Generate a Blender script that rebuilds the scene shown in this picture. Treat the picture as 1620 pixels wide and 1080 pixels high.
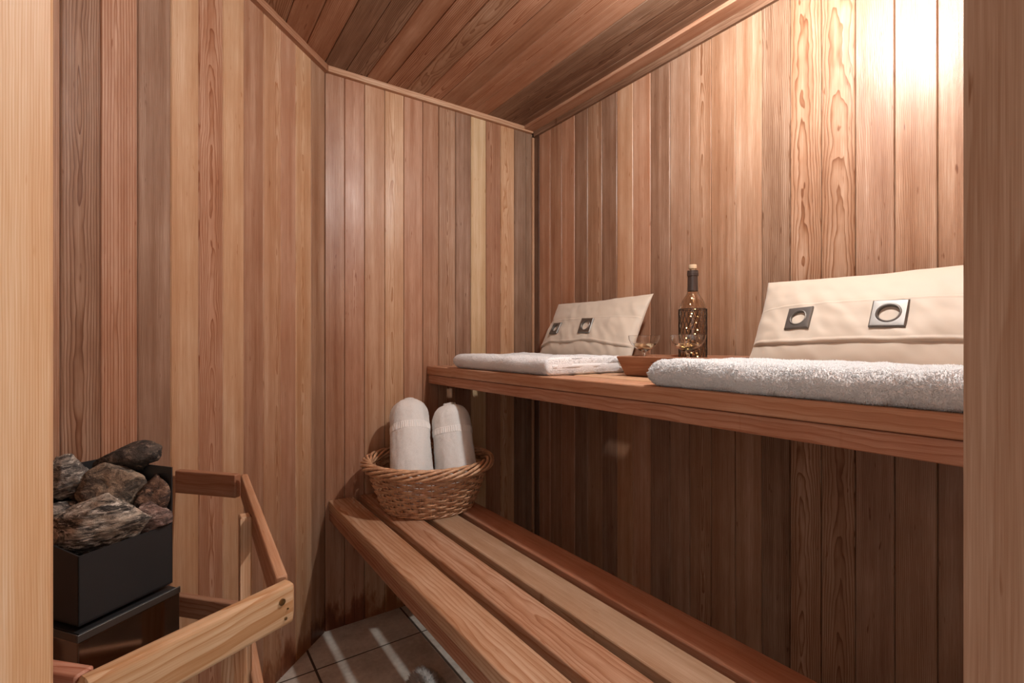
import bpy, bmesh, math, random
import numpy as np
from mathutils import Vector, Matrix, noise as mnoise

C = bpy.context.scene.collection
for o in list(bpy.data.objects):
    bpy.data.objects.remove(o)

# ------------------------------------------------------------------ camera
cam_data = bpy.data.cameras.new('camera')
cam_data.sensor_width = 36.0
cam_data.lens = 777.87 / 1620 * 36.0
cam_data.shift_y = 1.74 / 1620
cam_data.clip_start = 0.01
cam = bpy.data.objects.new('camera', cam_data)
C.objects.link(cam)
cam.location = (0, 0, 1.085)
cam.rotation_euler = (math.pi / 2, 0, -math.radians(34.6887))
bpy.context.scene.camera = cam

# ------------------------------------------------------------------ world, view
world = bpy.data.worlds.new('world')
bpy.context.scene.world = world
world.use_nodes = True
world.node_tree.nodes['Background'].inputs[0].default_value = (1.0, 0.97, 0.93, 1)
world.node_tree.nodes['Background'].inputs[1].default_value = 0.95
vs = bpy.context.scene.view_settings
vs.view_transform = 'Standard'
vs.look = 'None'
vs.exposure = 0.0
vs.gamma = 1.0
vs.use_curve_mapping = False

LAMP = (0.972, 0.50, 2.015)
LAMP_STRENGTH = 2100.0
LAMP_COLOR = (1.0, 0.985, 0.96)

random.seed(4)
PI = math.pi


def lin(c):
    return tuple(((x / 255) / 12.92 if x / 255 <= 0.04045 else ((x / 255 + 0.055) / 1.055) ** 2.4) for x in c)


# ------------------------------------------------------------------ node helper
class NB:
    def __init__(self, name):
        self.m = bpy.data.materials.new(name)
        self.m.use_nodes = True
        self.t = self.m.node_tree
        self.t.nodes.clear()
        self.out = self.t.nodes.new('ShaderNodeOutputMaterial')
        self.p = self.t.nodes.new('ShaderNodeBsdfPrincipled')
        self.t.links.new(self.p.outputs[0], self.out.inputs[0])

    def n(self, typ, **kw):
        x = self.t.nodes.new(typ)
        for k, v in kw.items():
            setattr(x, k, v)
        return x

    def put(self, sock, v):
        if isinstance(v, bpy.types.NodeSocket):
            self.t.links.new(v, sock)
        elif v is not None:
            sock.default_value = v

    def math(self, op, a, b=None, c=None, clamp=False):
        x = self.n('ShaderNodeMath', operation=op, use_clamp=clamp)
        self.put(x.inputs[0], a)
        if b is not None:
            self.put(x.inputs[1], b)
        if c is not None:
            self.put(x.inputs[2], c)
        return x.outputs[0]

    def xyz(self, v):
        x = self.n('ShaderNodeSeparateXYZ')
        self.put(x.inputs[0], v)
        return x.outputs

    def vec(self, a, b, c):
        x = self.n('ShaderNodeCombineXYZ')
        for i, v in enumerate((a, b, c)):
            self.put(x.inputs[i], v)
        return x.outputs[0]

    def attr(self, name):
        return self.n('ShaderNodeAttribute', attribute_name=name).outputs

    def noise(self, v, scale=1.0, detail=2.0, rough=0.5, dist=0.0):
        x = self.n('ShaderNodeTexNoise')
        self.put(x.inputs['Vector'], v)
        x.inputs['Scale'].default_value = scale
        x.inputs['Detail'].default_value = detail
        x.inputs['Roughness'].default_value = rough
        x.inputs['Distortion'].default_value = dist
        return x.outputs[0]

    def ramp(self, v, lo, hi):
        x = self.n('ShaderNodeMapRange', interpolation_type='SMOOTHSTEP')
        self.put(x.inputs[0], v)
        x.inputs[1].default_value = lo
        x.inputs[2].default_value = hi
        return x.outputs[0]

    def mix(self, f, a, b):
        x = self.n('ShaderNodeMix', data_type='RGBA')
        self.put(x.inputs[0], f)
        for i, v in ((6, a), (7, b)):
            if isinstance(v, tuple) and len(v) == 3:
                v = (*v, 1)
            self.put(x.inputs[i], v)
        return x.outputs[2]

    def bump(self, h, strength, dist):
        x = self.n('ShaderNodeBump')
        x.inputs['Strength'].default_value = strength
        x.inputs['Distance'].default_value = dist
        self.put(x.inputs['Height'], h)
        self.t.links.new(x.outputs[0], self.p.inputs['Normal'])

    def base(self, v):
        if isinstance(v, tuple) and len(v) == 3:
            v = (*v, 1)
        self.put(self.p.inputs['Base Color'], v)

    def set(self, **kw):
        for k, v in kw.items():
            self.put(self.p.inputs[k.replace('_', ' ')], v)
        return self


# ------------------------------------------------------------------ materials
def wood_material(name, rough=0.42, spec=0.5, wave=0.0011, water=False):
    b = NB(name)
    a, v, d = b.xyz(b.attr('gp')[1])
    u0, d0, slope = b.xyz(b.attr('wp')[1])
    freq, contrast, seed = b.xyz(b.attr('wq')[1])
    tint = b.attr('tint')[0]
    sv = b.math('MULTIPLY', seed, 7.31)
    # warp of the growth rings along the board
    w1 = b.noise(b.vec(b.math('MULTIPLY', a, 9.0), b.math('MULTIPLY', v, 2.2), sv), 1, 2.5, 0.55)
    w2 = b.noise(b.vec(b.math('MULTIPLY', a, 30.0), b.math('MULTIPLY', v, 9.0), b.math('ADD', sv, 3.3)), 1, 2.0, 0.5)
    warp = b.math('MULTIPLY_ADD', b.math('SUBTRACT', w2, 0.5), 0.011, b.math('MULTIPLY', b.math('SUBTRACT', w1, 0.5), 0.035))
    x = b.math('SUBTRACT', a, u0)
    dd = b.math('ADD', b.math('ADD', d, d0), b.math('MULTIPLY', slope, v))
    dd = b.math('ADD', dd, warp)
    r = b.math('SQRT', b.math('ADD', b.math('MULTIPLY', x, x), b.math('MULTIPLY', dd, dd)))
    r = b.math('MULTIPLY_ADD', b.math('SUBTRACT', w2, 0.5), 0.0012, r)
    ring = b.math('FRACT', b.math('MULTIPLY', r, freq))
    line = b.math('POWER', ring, 3.5)
    edge = b.math('SUBTRACT', 1.0, b.ramp(ring, 0.93, 1.0))
    line = b.math('MULTIPLY', line, edge)
    fib = b.noise(b.vec(b.math('MULTIPLY', a, 900.0), b.math('MULTIPLY', v, 14.0), b.math('MULTIPLY_ADD', d, 900.0, sv)), 1, 2, 0.6)
    streak = b.noise(b.vec(b.math('MULTIPLY', a, 42.0), b.math('MULTIPLY', v, 0.9), b.math('MULTIPLY_ADD', d, 42.0, sv)), 1, 3, 0.6)
    mott = b.noise(b.vec(b.math('MULTIPLY', a, 14.0), b.math('MULTIPLY', v, 5.0), b.math('ADD', sv, 9.1)), 1, 3, 0.55)
    e = b.math('MULTIPLY_ADD', line, b.math('MULTIPLY', contrast, 1.3), 0.97)
    e = b.math('MULTIPLY_ADD', b.math('SUBTRACT', fib, 0.5), 0.7, e)
    e = b.math('MULTIPLY_ADD', b.math('SUBTRACT', streak, 0.5), 0.95, e)
    e = b.math('MULTIPLY_ADD', b.math('SUBTRACT', mott, 0.5), 0.5, e)
    # small dark resin flecks
    fl = b.noise(b.vec(b.math('MULTIPLY', a, 120.0), b.math('MULTIPLY', v, 16.0), b.math('ADD', sv, 1.7)), 1, 2, 0.5)
    e = b.math('MULTIPLY_ADD', b.ramp(fl, 0.70, 0.78), 0.55, e)
    if water:
        pos = b.n('ShaderNodeNewGeometry').outputs[0]
        px, py, pz = b.xyz(pos)
        st = b.noise(b.vec(b.math('MULTIPLY', px, 16.0), b.math('MULTIPLY', py, 16.0), b.math('MULTIPLY', pz, 5.0)), 1, 4, 0.65)
        zz = b.math('MULTIPLY_ADD', b.math('SUBTRACT', st, 0.5), 0.42, pz)
        stain = b.math('SUBTRACT', 1.0, b.ramp(zz, 0.02, 0.11))
        e = b.math('MULTIPLY_ADD', stain, 1.0, e)
    g = b.n('ShaderNodeSeparateColor')
    b.put(g.inputs[0], tint)
    cc = b.n('ShaderNodeCombineColor')
    for i in range(3):
        b.put(cc.inputs[i], b.math('POWER', g.outputs[i], e))
    b.base(cc.outputs[0])
    ro = b.math('MULTIPLY_ADD', mott, 0.22, rough - 0.11)
    b.set(Roughness=ro)
    b.p.inputs['Specular IOR Level'].default_value = spec
    silk = b.noise(b.vec(b.math('MULTIPLY', a, 26.0), b.math('MULTIPLY', v, 8.0), b.math('ADD', sv, 5.0)), 1, 3, 0.6)
    h = b.math('MULTIPLY_ADD', line, -0.10, b.math('MULTIPLY', silk, 1.0))
    h = b.math('MULTIPLY_ADD', fib, 0.05, h)
    b.bump(h, 1.0, wave)
    return b.m


def plain(name, col, rough=0.5, metal=0.0, spec=0.5, noise_amt=0.0, nscale=60, bump=0.0, bscale=200, bdist=0.001):
    b = NB(name)
    tc = b.n('ShaderNodeTexCoord').outputs['Object']
    if noise_amt:
        k = b.noise(tc, nscale, 4, 0.6)
        dark = tuple(c * (1 - noise_amt) for c in col)
        b.base(b.mix(k, dark, col))
    else:
        b.base(col)
    b.set(Roughness=rough, Metallic=metal)
    b.p.inputs['Specular IOR Level'].default_value = spec
    if bump:
        b.bump(b.noise(tc, bscale, 3, 0.6), bump, bdist)
    return b.m


M_WALL = wood_material('cedar_wall', 0.41, 0.45, 0.0015, water=True)
M_CEIL = wood_material('cedar_ceiling', 0.5, 0.35, 0.0010)
M_BENCH = wood_material('cedar_bench', 0.55, 0.30, 0.0006)
M_TRAY = wood_material('acacia_tray', 0.5, 0.3, 0.0004)
M_JAMB = wood_material('fir_jamb', 0.5, 0.35, 0.0003)


def tile_material():
    b = NB('beige_tile')
    tc = b.n('ShaderNodeTexCoord').outputs['Object']
    k = b.noise(tc, 7, 5, 0.62)
    k2 = b.noise(tc, 60, 3, 0.6)
    f = b.math('MULTIPLY_ADD', k2, 0.35, b.math('MULTIPLY', k, 0.75))
    b.base(b.mix(b.ramp(f, 0.35, 0.75), lin((184, 173, 160)), lin((228, 220, 208))))
    b.set(Roughness=0.42)
    b.bump(k2, 0.3, 0.0006)
    return b.m


M_TILE = tile_material()
M_GROUT = plain('dark_grout', lin((92, 76, 64)), 0.9, noise_amt=0.3)
M_CONC = plain('outer_wall_paint', lin((190, 180, 168)), 0.8)


def towel_material(name, c1, c2):
    b = NB(name)
    tc = b.n('ShaderNodeTexCoord').outputs['Object']
    k = b.noise(tc, 330, 3, 0.7)
    b.base(b.mix(k, c1, c2))
    b.set(Roughness=0.95)
    b.p.inputs['Specular IOR Level'].default_value = 0.1
    b.p.inputs['Sheen Weight'].default_value = 0.25
    b.bump(b.noise(tc, 420, 3, 0.7), 0.8, 0.0016)
    return b.m


M_TOWEL = towel_material('white_terry', lin((228, 229, 230)), lin((250, 250, 250)))
M_TOWEL2 = towel_material('cream_terry', lin((226, 225, 222)), lin((248, 247, 244)))
M_BAND = plain('towel_border', lin((244, 243, 240)), 0.9, noise_amt=0.05, nscale=300)


def fabric_material():
    b = NB('beige_sateen')
    tc = b.n('ShaderNodeTexCoord').outputs['Object']
    k = b.noise(tc, 5, 3, 0.5)
    b.base(b.mix(k, lin((186, 173, 158)), lin((198, 186, 170))))
    b.set(Roughness=0.62)
    b.p.inputs['Sheen Weight'].default_value = 0.2
    x = b.n('ShaderNodeMapping')
    x.inputs['Scale'].default_value = (900, 900, 900)
    b.t.links.new(tc, x.inputs[0])
    b.bump(b.noise(x.outputs[0], 1, 1, 0.5), 0.25, 0.0003)
    return b.m


M_FAB = fabric_material()
M_STEEL = plain('brushed_steel', lin((122, 120, 117)), 0.50, 1.0)
M_CHROME = plain('polished_steel', lin((150, 140, 132)), 0.09, 1.0)
M_BLACK = plain('black_enamel', lin((44, 45, 47)), 0.45, 0.0, 0.5, noise_amt=0.15, nscale=40, bump=0.15, bscale=500, bdist=0.0004)
M_SCREW = plain('zinc_screw', lin((150, 132, 100)), 0.35, 1.0)
M_CORK = plain('cork', lin((200, 172, 140)), 0.9, noise_amt=0.35, nscale=300)
M_CAPS = plain('bottle_capsule', lin((84, 74, 70)), 0.32, 0.6)
M_MESHWIRE = plain('dark_wire', lin((44, 36, 32)), 0.45, 0.6)
M_COPPER = plain('copper_wire', lin((214, 160, 110)), 0.3, 1.0)


def glass(name, col, rough=0.0, ior=1.45):
    b = NB(name)
    b.base(col)
    b.set(Roughness=rough, IOR=ior)
    b.p.inputs['Transmission Weight'].default_value = 1.0
    return b.m


M_GLASS = glass('clear_glass', (0.98, 0.98, 0.97))
M_BOTTLE = glass('smoky_bottle_glass', lin((234, 224, 212)))
M_WINE = glass('pale_wine', lin((255, 250, 226)), 0.0, 1.34)


def emit(name, col, s):
    m = bpy.data.materials.new(name)
    m.use_nodes = True
    t = m.node_tree
    t.nodes.clear()
    o = t.nodes.new('ShaderNodeOutputMaterial')
    e = t.nodes.new('ShaderNodeEmission')
    e.inputs[0].default_value = (*col, 1)
    e.inputs[1].default_value = s
    t.links.new(e.outputs[0], o.inputs[0])
    return m


M_LED = emit('fairy_light', (1.0, 0.72, 0.34), 60.0)
M_LAMP = emit('lamp_bulb', LAMP_COLOR, LAMP_STRENGTH)


def wicker_material():
    b = NB('willow')
    tc = b.n('ShaderNodeTexCoord').outputs['Object']
    k = b.noise(tc, 28, 4, 0.65)
    k2 = b.noise(tc, 160, 2, 0.5)
    f = b.math('MULTIPLY_ADD', k2, 0.4, b.math('MULTIPLY', k, 0.8))
    b.base(b.mix(b.ramp(f, 0.35, 0.85), lin((165, 118, 88)), lin((226, 184, 146))))
    b.set(Roughness=0.42)
    return b.m


M_WICKER = wicker_material()


def rock_material(name, c1, c2, c3, stripe, scale, rot):
    b = NB(name)
    tc = b.n('ShaderNodeTexCoord').outputs['Object']
    mp = b.n('ShaderNodeMapping')
    mp.inputs['Rotation'].default_value = rot
    mp.inputs['Scale'].default_value = (scale, scale, scale * stripe)
    b.t.links.new(tc, mp.inputs[0])
    k = b.noise(mp.outputs[0], 1, 6, 0.72, 0.9)
    g = b.noise(tc, 520, 2, 0.6)
    s = b.noise(mp.outputs[0], 2.7, 5, 0.7, 0.4)
    col = b.mix(b.ramp(k, 0.40, 0.62), c1, c2)
    col = b.mix(b.ramp(s, 0.52, 0.66), col, c3)
    col = b.mix(b.math('MULTIPLY', b.ramp(g, 0.55, 0.75), 0.6), col, tuple(x * 0.3 for x in c1))
    b.base(col)
    b.set(Roughness=0.75)
    h = b.math('MULTIPLY_ADD', s, 0.6, b.math('MULTIPLY_ADD', g, 0.2, k))
    b.bump(h, 1.0, 0.004)
    return b.m


R_GNEISS = rock_material('striped_gneiss', lin((48, 45, 43)), lin((200, 186, 168)), lin((236, 228, 216)), 4.0, 16, (0.15, 0.42, 0))
R_BROWN = rock_material('brown_rock', lin((80, 70, 62)), lin((176, 156, 134)), lin((122, 106, 92)), 1.5, 30, (0.3, 0.4, 0))
R_DARK = rock_material('dark_rock', lin((40, 36, 34)), lin((88, 78, 70)), lin((134, 118, 104)), 1.6, 26, (0, 0.3, 0))
R_PALE = rock_material('pale_rock', lin((70, 66, 64)), lin((170, 160, 148)), lin((214, 206, 194)), 3.0, 22, (0.4, -0.5, 0))
R_RUST = rock_material('rust_rock', lin((60, 46, 40)), lin((130, 100, 82)), lin((168, 134, 110)), 1.4, 30, (0.2, 0.8, 0))
R_PINK = rock_material('pink_rock', lin((74, 60, 56)), lin((150, 122, 112)), lin((190, 168, 156)), 3.0, 24, (0.5, 0.3, 0))


# ------------------------------------------------------------------ scene helpers
def link(o, parent=None):
    C.objects.link(o)
    if parent is not None:
        o.parent = parent
    return o


def tag(o, label=None, cat=None, group=None, kind=None):
    if label:
        o['label'] = label
    if cat:
        o['category'] = cat
    if group:
        o['group'] = group
    if kind:
        o['kind'] = kind
    return o


def empty(name, loc=(0, 0, 0), rot=(0, 0, 0)):
    o = bpy.data.objects.new(name, None)
    o.empty_display_size = 0.05
    o.location = loc
    o.rotation_euler = rot
    return link(o)


def mesh_obj(name, verts, faces, mat, parent=None, smooth=None):
    me = bpy.data.meshes.new(name)
    me.from_pydata([tuple(v) for v in verts], [], [tuple(f) for f in faces])
    me.materials.append(mat)
    if smooth is not None:
        me.polygons.foreach_set('use_smooth', [True] * len(me.polygons))
        if smooth < 179:
            me.set_sharp_from_angle(angle=math.radians(smooth))
    me.update()
    return link(bpy.data.objects.new(name, me), parent)


def make_local(o, parent):
    """keep world shape when the parent is not at the origin"""
    o.matrix_parent_inverse = Matrix.Identity(4)
    return o


class WM:
    """collects wooden boards, each with its own grain, into one mesh"""

    def __init__(self, off=(0, 0, 0)):
        self.v, self.f, self.gp, self.t, self.wp, self.wq = [], [], [], [], [], []
        self.off = Vector(off)

    def prism(self, prof, v0, v1, O, A, D, V, tint, wp, wq, ends=0.0):
        O, A, D, V = Vector(O), Vector(A), Vector(D), Vector(V)
        ca = sum(p[0] for p in prof) / len(prof)
        cd = sum(p[1] for p in prof) / len(prof)
        rings = [(v0, 0.0), (v1, 0.0)]
        if ends:
            rings = [(v0, ends), (v0 + ends, 0.0), (v1 - ends, 0.0), (v1, ends)]
        n = len(prof)
        base = len(self.v)
        ha = max(abs(p[0] - ca) for p in prof)
        hd = max(abs(p[1] - cd) for p in prof)
        for vv, ins in rings:
            for a, d in prof:
                aa = ca + (a - ca) * (1 - ins / ha)
                dd = cd + (d - cd) * (1 - ins / hd)
                self.v.append(O + A * aa + D * dd + V * vv - self.off)
                self.gp.append((aa, vv, dd))
        k0 = len(self.f)
        for r in range(len(rings) - 1):
            for i in range(n):
                j = (i + 1) % n
                self.f.append((base + r * n + i, base + r * n + j, base + (r + 1) * n + j, base + (r + 1) * n + i))
        self.f.append(tuple(base + i for i in reversed(range(n))))
        self.f.append(tuple(base + (len(rings) - 1) * n + i for i in range(n)))
        for _ in range(len(self.f) - k0):
            self.t.append(tint)
            self.wp.append(wp)
            self.wq.append(wq)

    def build(self, name, mat, parent=None, smooth=25):
        o = mesh_obj(name, self.v, self.f, mat, parent, None)
        me = o.data
        bm = bmesh.new()
        bm.from_mesh(me)
        bmesh.ops.recalc_face_normals(bm, faces=bm.faces)
        bm.to_mesh(me)
        bm.free()
        at = me.attributes.new('gp', 'FLOAT_VECTOR', 'POINT')
        at.data.foreach_set('vector', [x for g in self.gp for x in g])
        for nm, src in (('wp', self.wp), ('wq', self.wq)):
            at = me.attributes.new(nm, 'FLOAT_VECTOR', 'FACE')
            at.data.foreach_set('vector', [x for g in src for x in g])
        at = me.attributes.new('tint', 'FLOAT_COLOR', 'FACE')
        at.data.foreach_set('color', [x for g in self.t for x in (*g, 1.0)])
        if smooth:
            me.polygons.foreach_set('use_smooth', [True] * len(me.polygons))
            me.set_sharp_from_angle(angle=math.radians(smooth))
        return o


def rrect(w, h, r, n=3):
    """rounded rectangle profile, a in 0..w, d in -h..0"""
    pts = []
    for cx, cy, a0 in ((w - r, -r, 0), (r, -r, 90), (r, -h + r, 180), (w - r, -h + r, 270)):
        for i in range(n + 1):
            t = math.radians(a0 + 90 * i / n)
            pts.append((cx + r * math.cos(t), cy + r * math.sin(t)))
    return pts


_seed = [0.0]


def grain(style=None, w=0.08):
    """style: c cathedral, s straight, q fine straight, w wavy"""
    _seed[0] += 1.0
    s = style or random.choice('cssqqw')
    R = random.uniform
    if s == 'c':
        return (w * R(0.35, 0.65), R(0.004, 0.02), R(-0.022, 0.022)), (R(170, 240), R(0.45, 0.75), _seed[0])
    if s == 'w':
        return (w * R(0.2, 0.8), R(0.0, 0.01), R(-0.008, 0.008)), (R(150, 220), R(0.5, 0.8), _seed[0])
    if s == 's':
        return (-R(0.05, 0.16), R(0.03, 0.08), R(-0.03, 0.03)), (R(220, 330), R(0.3, 0.5), _seed[0])
    return (-R(0.3, 0.6), R(0.05, 0.1), R(-0.02, 0.02)), (R(450, 650), R(0.18, 0.35), _seed[0])


def board_profile(w, t=0.014, c=0.0025, gap=0.0006):
    return [(0, -t), (0, -0.007), (gap, -0.007), (gap, -c), (c, 0), (w - c, 0), (w - gap, -c), (w - gap, -0.007), (w, -0.007), (w, -t)]


def wood(c, sat=0.83, gain=0.88):
    r, g, b = lin(c)
    y = 0.35 * r + 0.45 * g + 0.20 * b
    r, g, b = (min(0.9, (y + (q - y) * sat) * gain) for q in (r, g, b))
    return (r, g * 1.02, b * 0.96)


BROWN1 = wood((168, 124, 98))
BROWN2 = wood((156, 114, 90))
# wood tints (the colour of the board itself)
PALE = wood((212, 174, 132))
HONEY = wood((208, 158, 118))
LIGHT = wood((198, 146, 110))
ROSE = wood((190, 134, 102))
MID = wood((176, 122, 90))
TAN = wood((172, 126, 96))
GREY = wood((150, 112, 88))
DARK = wood((132, 92, 68))
UMBER = wood((112, 76, 56))

H = 2.12
AX, BY, BX = 0.473, 1.917, 1.452         # corner of angled wall / back wall y / right wall x
S2 = math.sqrt(0.5)

# ------------------------------------------------------------------ walls
# angled wall: boards run from the corner A towards the lower left
w = WM()
d_edges = [0.0, 0.088, 0.178, 0.257, 0.341, 0.424, 0.505, 0.587, 0.671, 0.757, 0.839, 0.916, 1.0, 1.082, 1.164, 1.246, 1.33, 1.40]
d_tint = [(TAN, 's'), (HONEY, 'w'), (ROSE, 'q'), (LIGHT, 'w'), (MID, 'q'), (HONEY, 's'), (ROSE, 'c'), (HONEY, 's'), (BROWN2, 's'),
          (ROSE, 'w'), (BROWN1, 'c'), (MID, 's'), (LIGHT, 'q'), (MID, 's'), (ROSE, 'c'), (TAN, 'q'), (MID, 's')]
for i, (tn, st) in enumerate(d_tint):
    a0, a1 = d_edges[i], d_edges[i + 1]
    O = (AX - a1 * S2, BY - a1 * S2, 0)
    wp, wq = grain(st, a1 - a0)
    w.prism(board_profile(a1 - a0), 0, H, O, (S2, S2, 0), (S2, -S2, 0), (0, 0, 1), tn, wp, wq)
def backing(ww, O, A, D, V, a0, a1, v0, v1, t0=0.014, t1=0.03):
    ww.prism([(a0, -t1), (a1, -t1), (a1, -t0), (a0, -t0)], v0, v1, O, A, D, V, MID, (0, 0.1, 0), (100, 0.1, 1.0))


backing(w, (AX, BY, 0), (S2, S2, 0), (S2, -S2, 0), (0, 0, 1), -1.42, 0.04, 0, H + 0.02)
o = w.build('wall_left', M_WALL)
tag(o, 'angled cedar board wall behind the heater', kind='structure')

# back wall
w = WM()
k_edges = [0.473, 0.546, 0.623, 0.705, 0.786, 0.87, 0.944, 1.026, 1.103, 1.183, 1.262, 1.341, 1.409, 1.452]
k_tint = [(MID, 's'), (ROSE, 'w'), (LIGHT, 'q'), (HONEY, 'w'), (ROSE, 'q'), (MID, 'q'), (TAN, 'c'), (BROWN2, 's'), (PALE, 's'),
          (MID, 'w'), (HONEY, 'c'), (GREY, 's'), (GREY, 's')]
for i, (tn, st) in enumerate(k_tint):
    a0, a1 = k_edges[i], k_edges[i + 1]
    wp, wq = grain(st, a1 - a0)
    w.prism(board_profile(a1 - a0), 0, H, (a0, BY, 0), (1, 0, 0), (0, -1, 0), (0, 0, 1), tn, wp, wq)
backing(w, (0, BY, 0), (1, 0, 0), (0, -1, 0), (0, 0, 1), 0.44, BX + 0.03, 0, H + 0.02)
o = w.build('wall_back', M_WALL)
tag(o, 'cedar board wall at the far end of the benches', kind='structure')

# right wall
w = WM()
r_edges = [1.917, 1.868, 1.785, 1.703, 1.616, 1.534, 1.45, 1.367, 1.285, 1.201, 1.115, 1.034, 0.953, 0.869, 0.785, 0.703, 0.621,
           0.54, 0.456, 0.374, 0.29]
while r_edges[-1] > -0.45:
    r_edges.append(max(r_edges[-1] - 0.083, -0.45))
r_tint = [(UMBER, 'q'), (ROSE, 'q'), (MID, 'q'), (ROSE, 's'), (BROWN2, 's'), (TAN, 'w'), (BROWN2, 's'), (LIGHT, 's'), (ROSE, 'q'),
          (BROWN2, 's'), (BROWN1, 'q'), (TAN, 'c'), (TAN, 's'), (TAN, 'q'), (GREY, 's'), (TAN, 'c'), (TAN, 'c'),
          (BROWN1, 's'), (TAN, 's'), (TAN, 'q')]
for i in range(len(r_edges) - 1):
    a0, a1 = r_edges[i], r_edges[i + 1]
    tn, st = r_tint[i] if i < len(r_tint) else (random.choice([LIGHT, ROSE, MID]), None)
    wp, wq = grain(st, a0 - a1)
    if i == 16:
        wp, wq = (0.045, 0.006, 0.024), (200, 0.6, 77.0)
    w.prism(board_profile(a0 - a1), 0, H, (BX, a0, 0), (0, -1, 0), (-1, 0, 0), (0, 0, 1), tn, wp, wq)
backing(w, (BX, 0, 0), (0, -1, 0), (-1, 0, 0), (0, 0, 1), -BY - 0.03, 0.48, 0, H + 0.02)
o = w.build('wall_right', M_WALL)
tag(o, 'long cedar board wall behind the two benches', kind='structure')

# wall beside the doorway (inner face on x+y = 0.45), boards; opening between the two jambs
DC = 0.45
LJ = Vector((-0.0716, 0.5216, 0))       # inner left corner of the opening
RJ = Vector((0.3656, 0.0844, 0))        # inner right corner
NIN = Vector((S2, S2, 0))               # points into the room
TD = Vector((S2, -S2, 0))               # along the door wall, left to right


def door_wall(name, start, length, z0, z1, label):
    ww = WM()
    n = max(1, round(length / 0.082))
    for i in range(n):
        O = start + TD * (length * i / n)
        wp, wq = grain(None)
        ww.prism(board_profile(length / n), z0, z1, O, TD, NIN, (0, 0, 1), random.choice([LIGHT, ROSE, MID, HONEY]), wp, wq)
    # outer skin
    P = start - NIN * 0.10
    wp, wq = grain('s')
    ww.prism([(0, 0), (length, 0), (length, 0.085), (0, 0.085)], z0, z1, P, TD, NIN, (0, 0, 1), TAN, wp, wq)
    oo = ww.build(name, M_WALL)
    tag(oo, label, kind='structure')
    return oo


jt = 0.03
left_start = Vector((-0.497, 0.947, 0))
door_wall('wall_front', left_start, (LJ - left_start).length - jt, 0, H, 'cedar wall left of the doorway')
right_end = Vector((0.90, -0.45, 0))
door_wall('wall_front', RJ + TD * jt, (right_end - RJ).length - jt, 0, H, 'cedar wall right of the doorway')
# short end wall closing the room behind the bench ends
w = WM()
for i in range(7):
    wp, wq = grain(None)
    w.prism(board_profile(0.0792), 0, H, (0.90 + 0.0792 * (i + 1), -0.45, 0), (-1, 0, 0), (0, 1, 0), (0, 0, 1), random.choice([LIGHT, ROSE, MID]), wp, wq)
o = w.build('wall_near', M_WALL)
tag(o, 'cedar end wall beside the doorway', kind='structure')

# door frame
door = empty('door_1', (0.147, 0.303, 0))
tag(door, 'cedar door frame the sauna is seen through', kind='structure')


def jamb(name, corner, side, tint, wp, wq, chamfer):
    """side -1: face looks right, +1: face looks left; corner on the inner wall plane"""
    ww = WM(door.location)
    wd = 0.14
    c = chamfer
    # a runs outwards from the room (towards the camera side), d = out of the face
    prof = [(0, -jt), (0, -c), (c, 0), (wd, 0), (wd, -jt)]
    Dv = TD if side < 0 else -TD
    ww.prism(prof, 0, H, corner, -NIN, Dv, (0, 0, 1), tint, wp, wq)
    return ww.build(name, M_JAMB, door, smooth=None)


jamb('jamb', LJ, -1, lin((214, 174, 136)), (-0.4, 0.05, 0.004), (520, 0.35, 91.0), 0.008)
jamb('jamb', RJ, 1, lin((166, 130, 106)), (0.06, 0.006, 0.05), (60, 0.16, 92.0), 0.003)
ww = WM(door.location)
L = (RJ - LJ).length
wp, wq = grain('s')
ww.prism([(0, 0), (0.14, 0), (0.14, 0.03), (0, 0.03)], 0, L, LJ + Vector((0, 0, 2.05)), -NIN, (0, 0, 1), TD, LIGHT, wp, wq)
ww.build('head_jamb', M_JAMB, door, smooth=None)
door_wall('wall_front', LJ, L, 2.081, H, 'narrow cedar strip above the doorway')

# ceiling: boards along Y
w = WM()
c_edges = [0.466, 0.547, 0.625, 0.707, 0.79, 0.866, 0.944, 1.03, 1.109, 1.182, 1.265, 1.35, 1.43, 1.47]
lead = [0.466 - 0.081 * i for i in range(13, 0, -1)]
c_edges = lead + c_edges
for i in range(len(c_edges) - 1):
    a0, a1 = c_edges[i], c_edges[i + 1]
    wp, wq = grain(random.choice('cswcs'), a1 - a0)
    tn = random.choice([MID, ROSE, DARK, MID, GREY, TAN])
    y1 = min(BY + 0.014, a1 + 1.46)
    y0 = max(-0.46, 0.31 - a1)
    if y1 - y0 < 0.02:
        continue
    w.prism(board_profile(a1 - a0), y0, y1, (a0, 0, H), (1, 0, 0), (0, 0, -1), (0, 1, 0), tn, wp, wq)
backing(w, (0, 0, H), (1, 0, 0), (0, 0, -1), (0, 1, 0), -0.9, BX + 0.04, -0.6, BY + 0.04)
o = w.build('ceiling', M_CEIL)
tag(o, 'reddish cedar board ceiling', kind='structure')


# trims
def trim(name, P0, P1, wdt, hgt, out, tint, mat=M_CEIL, label='cedar trim'):
    P0, P1 = Vector(P0), Vector(P1)
    V = (P1 - P0).normalized()
    ww = WM()
    wp, wq = grain('q')
    ww.prism([(0, 0), (wdt, 0), (wdt, hgt), (0, hgt)], 0, (P1 - P0).length, P0, out, (0, 0, -1), V, tint, wp, wq)
    oo = ww.build(name, mat, smooth=None)
    tag(oo, label, kind='structure')
    return oo


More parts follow.
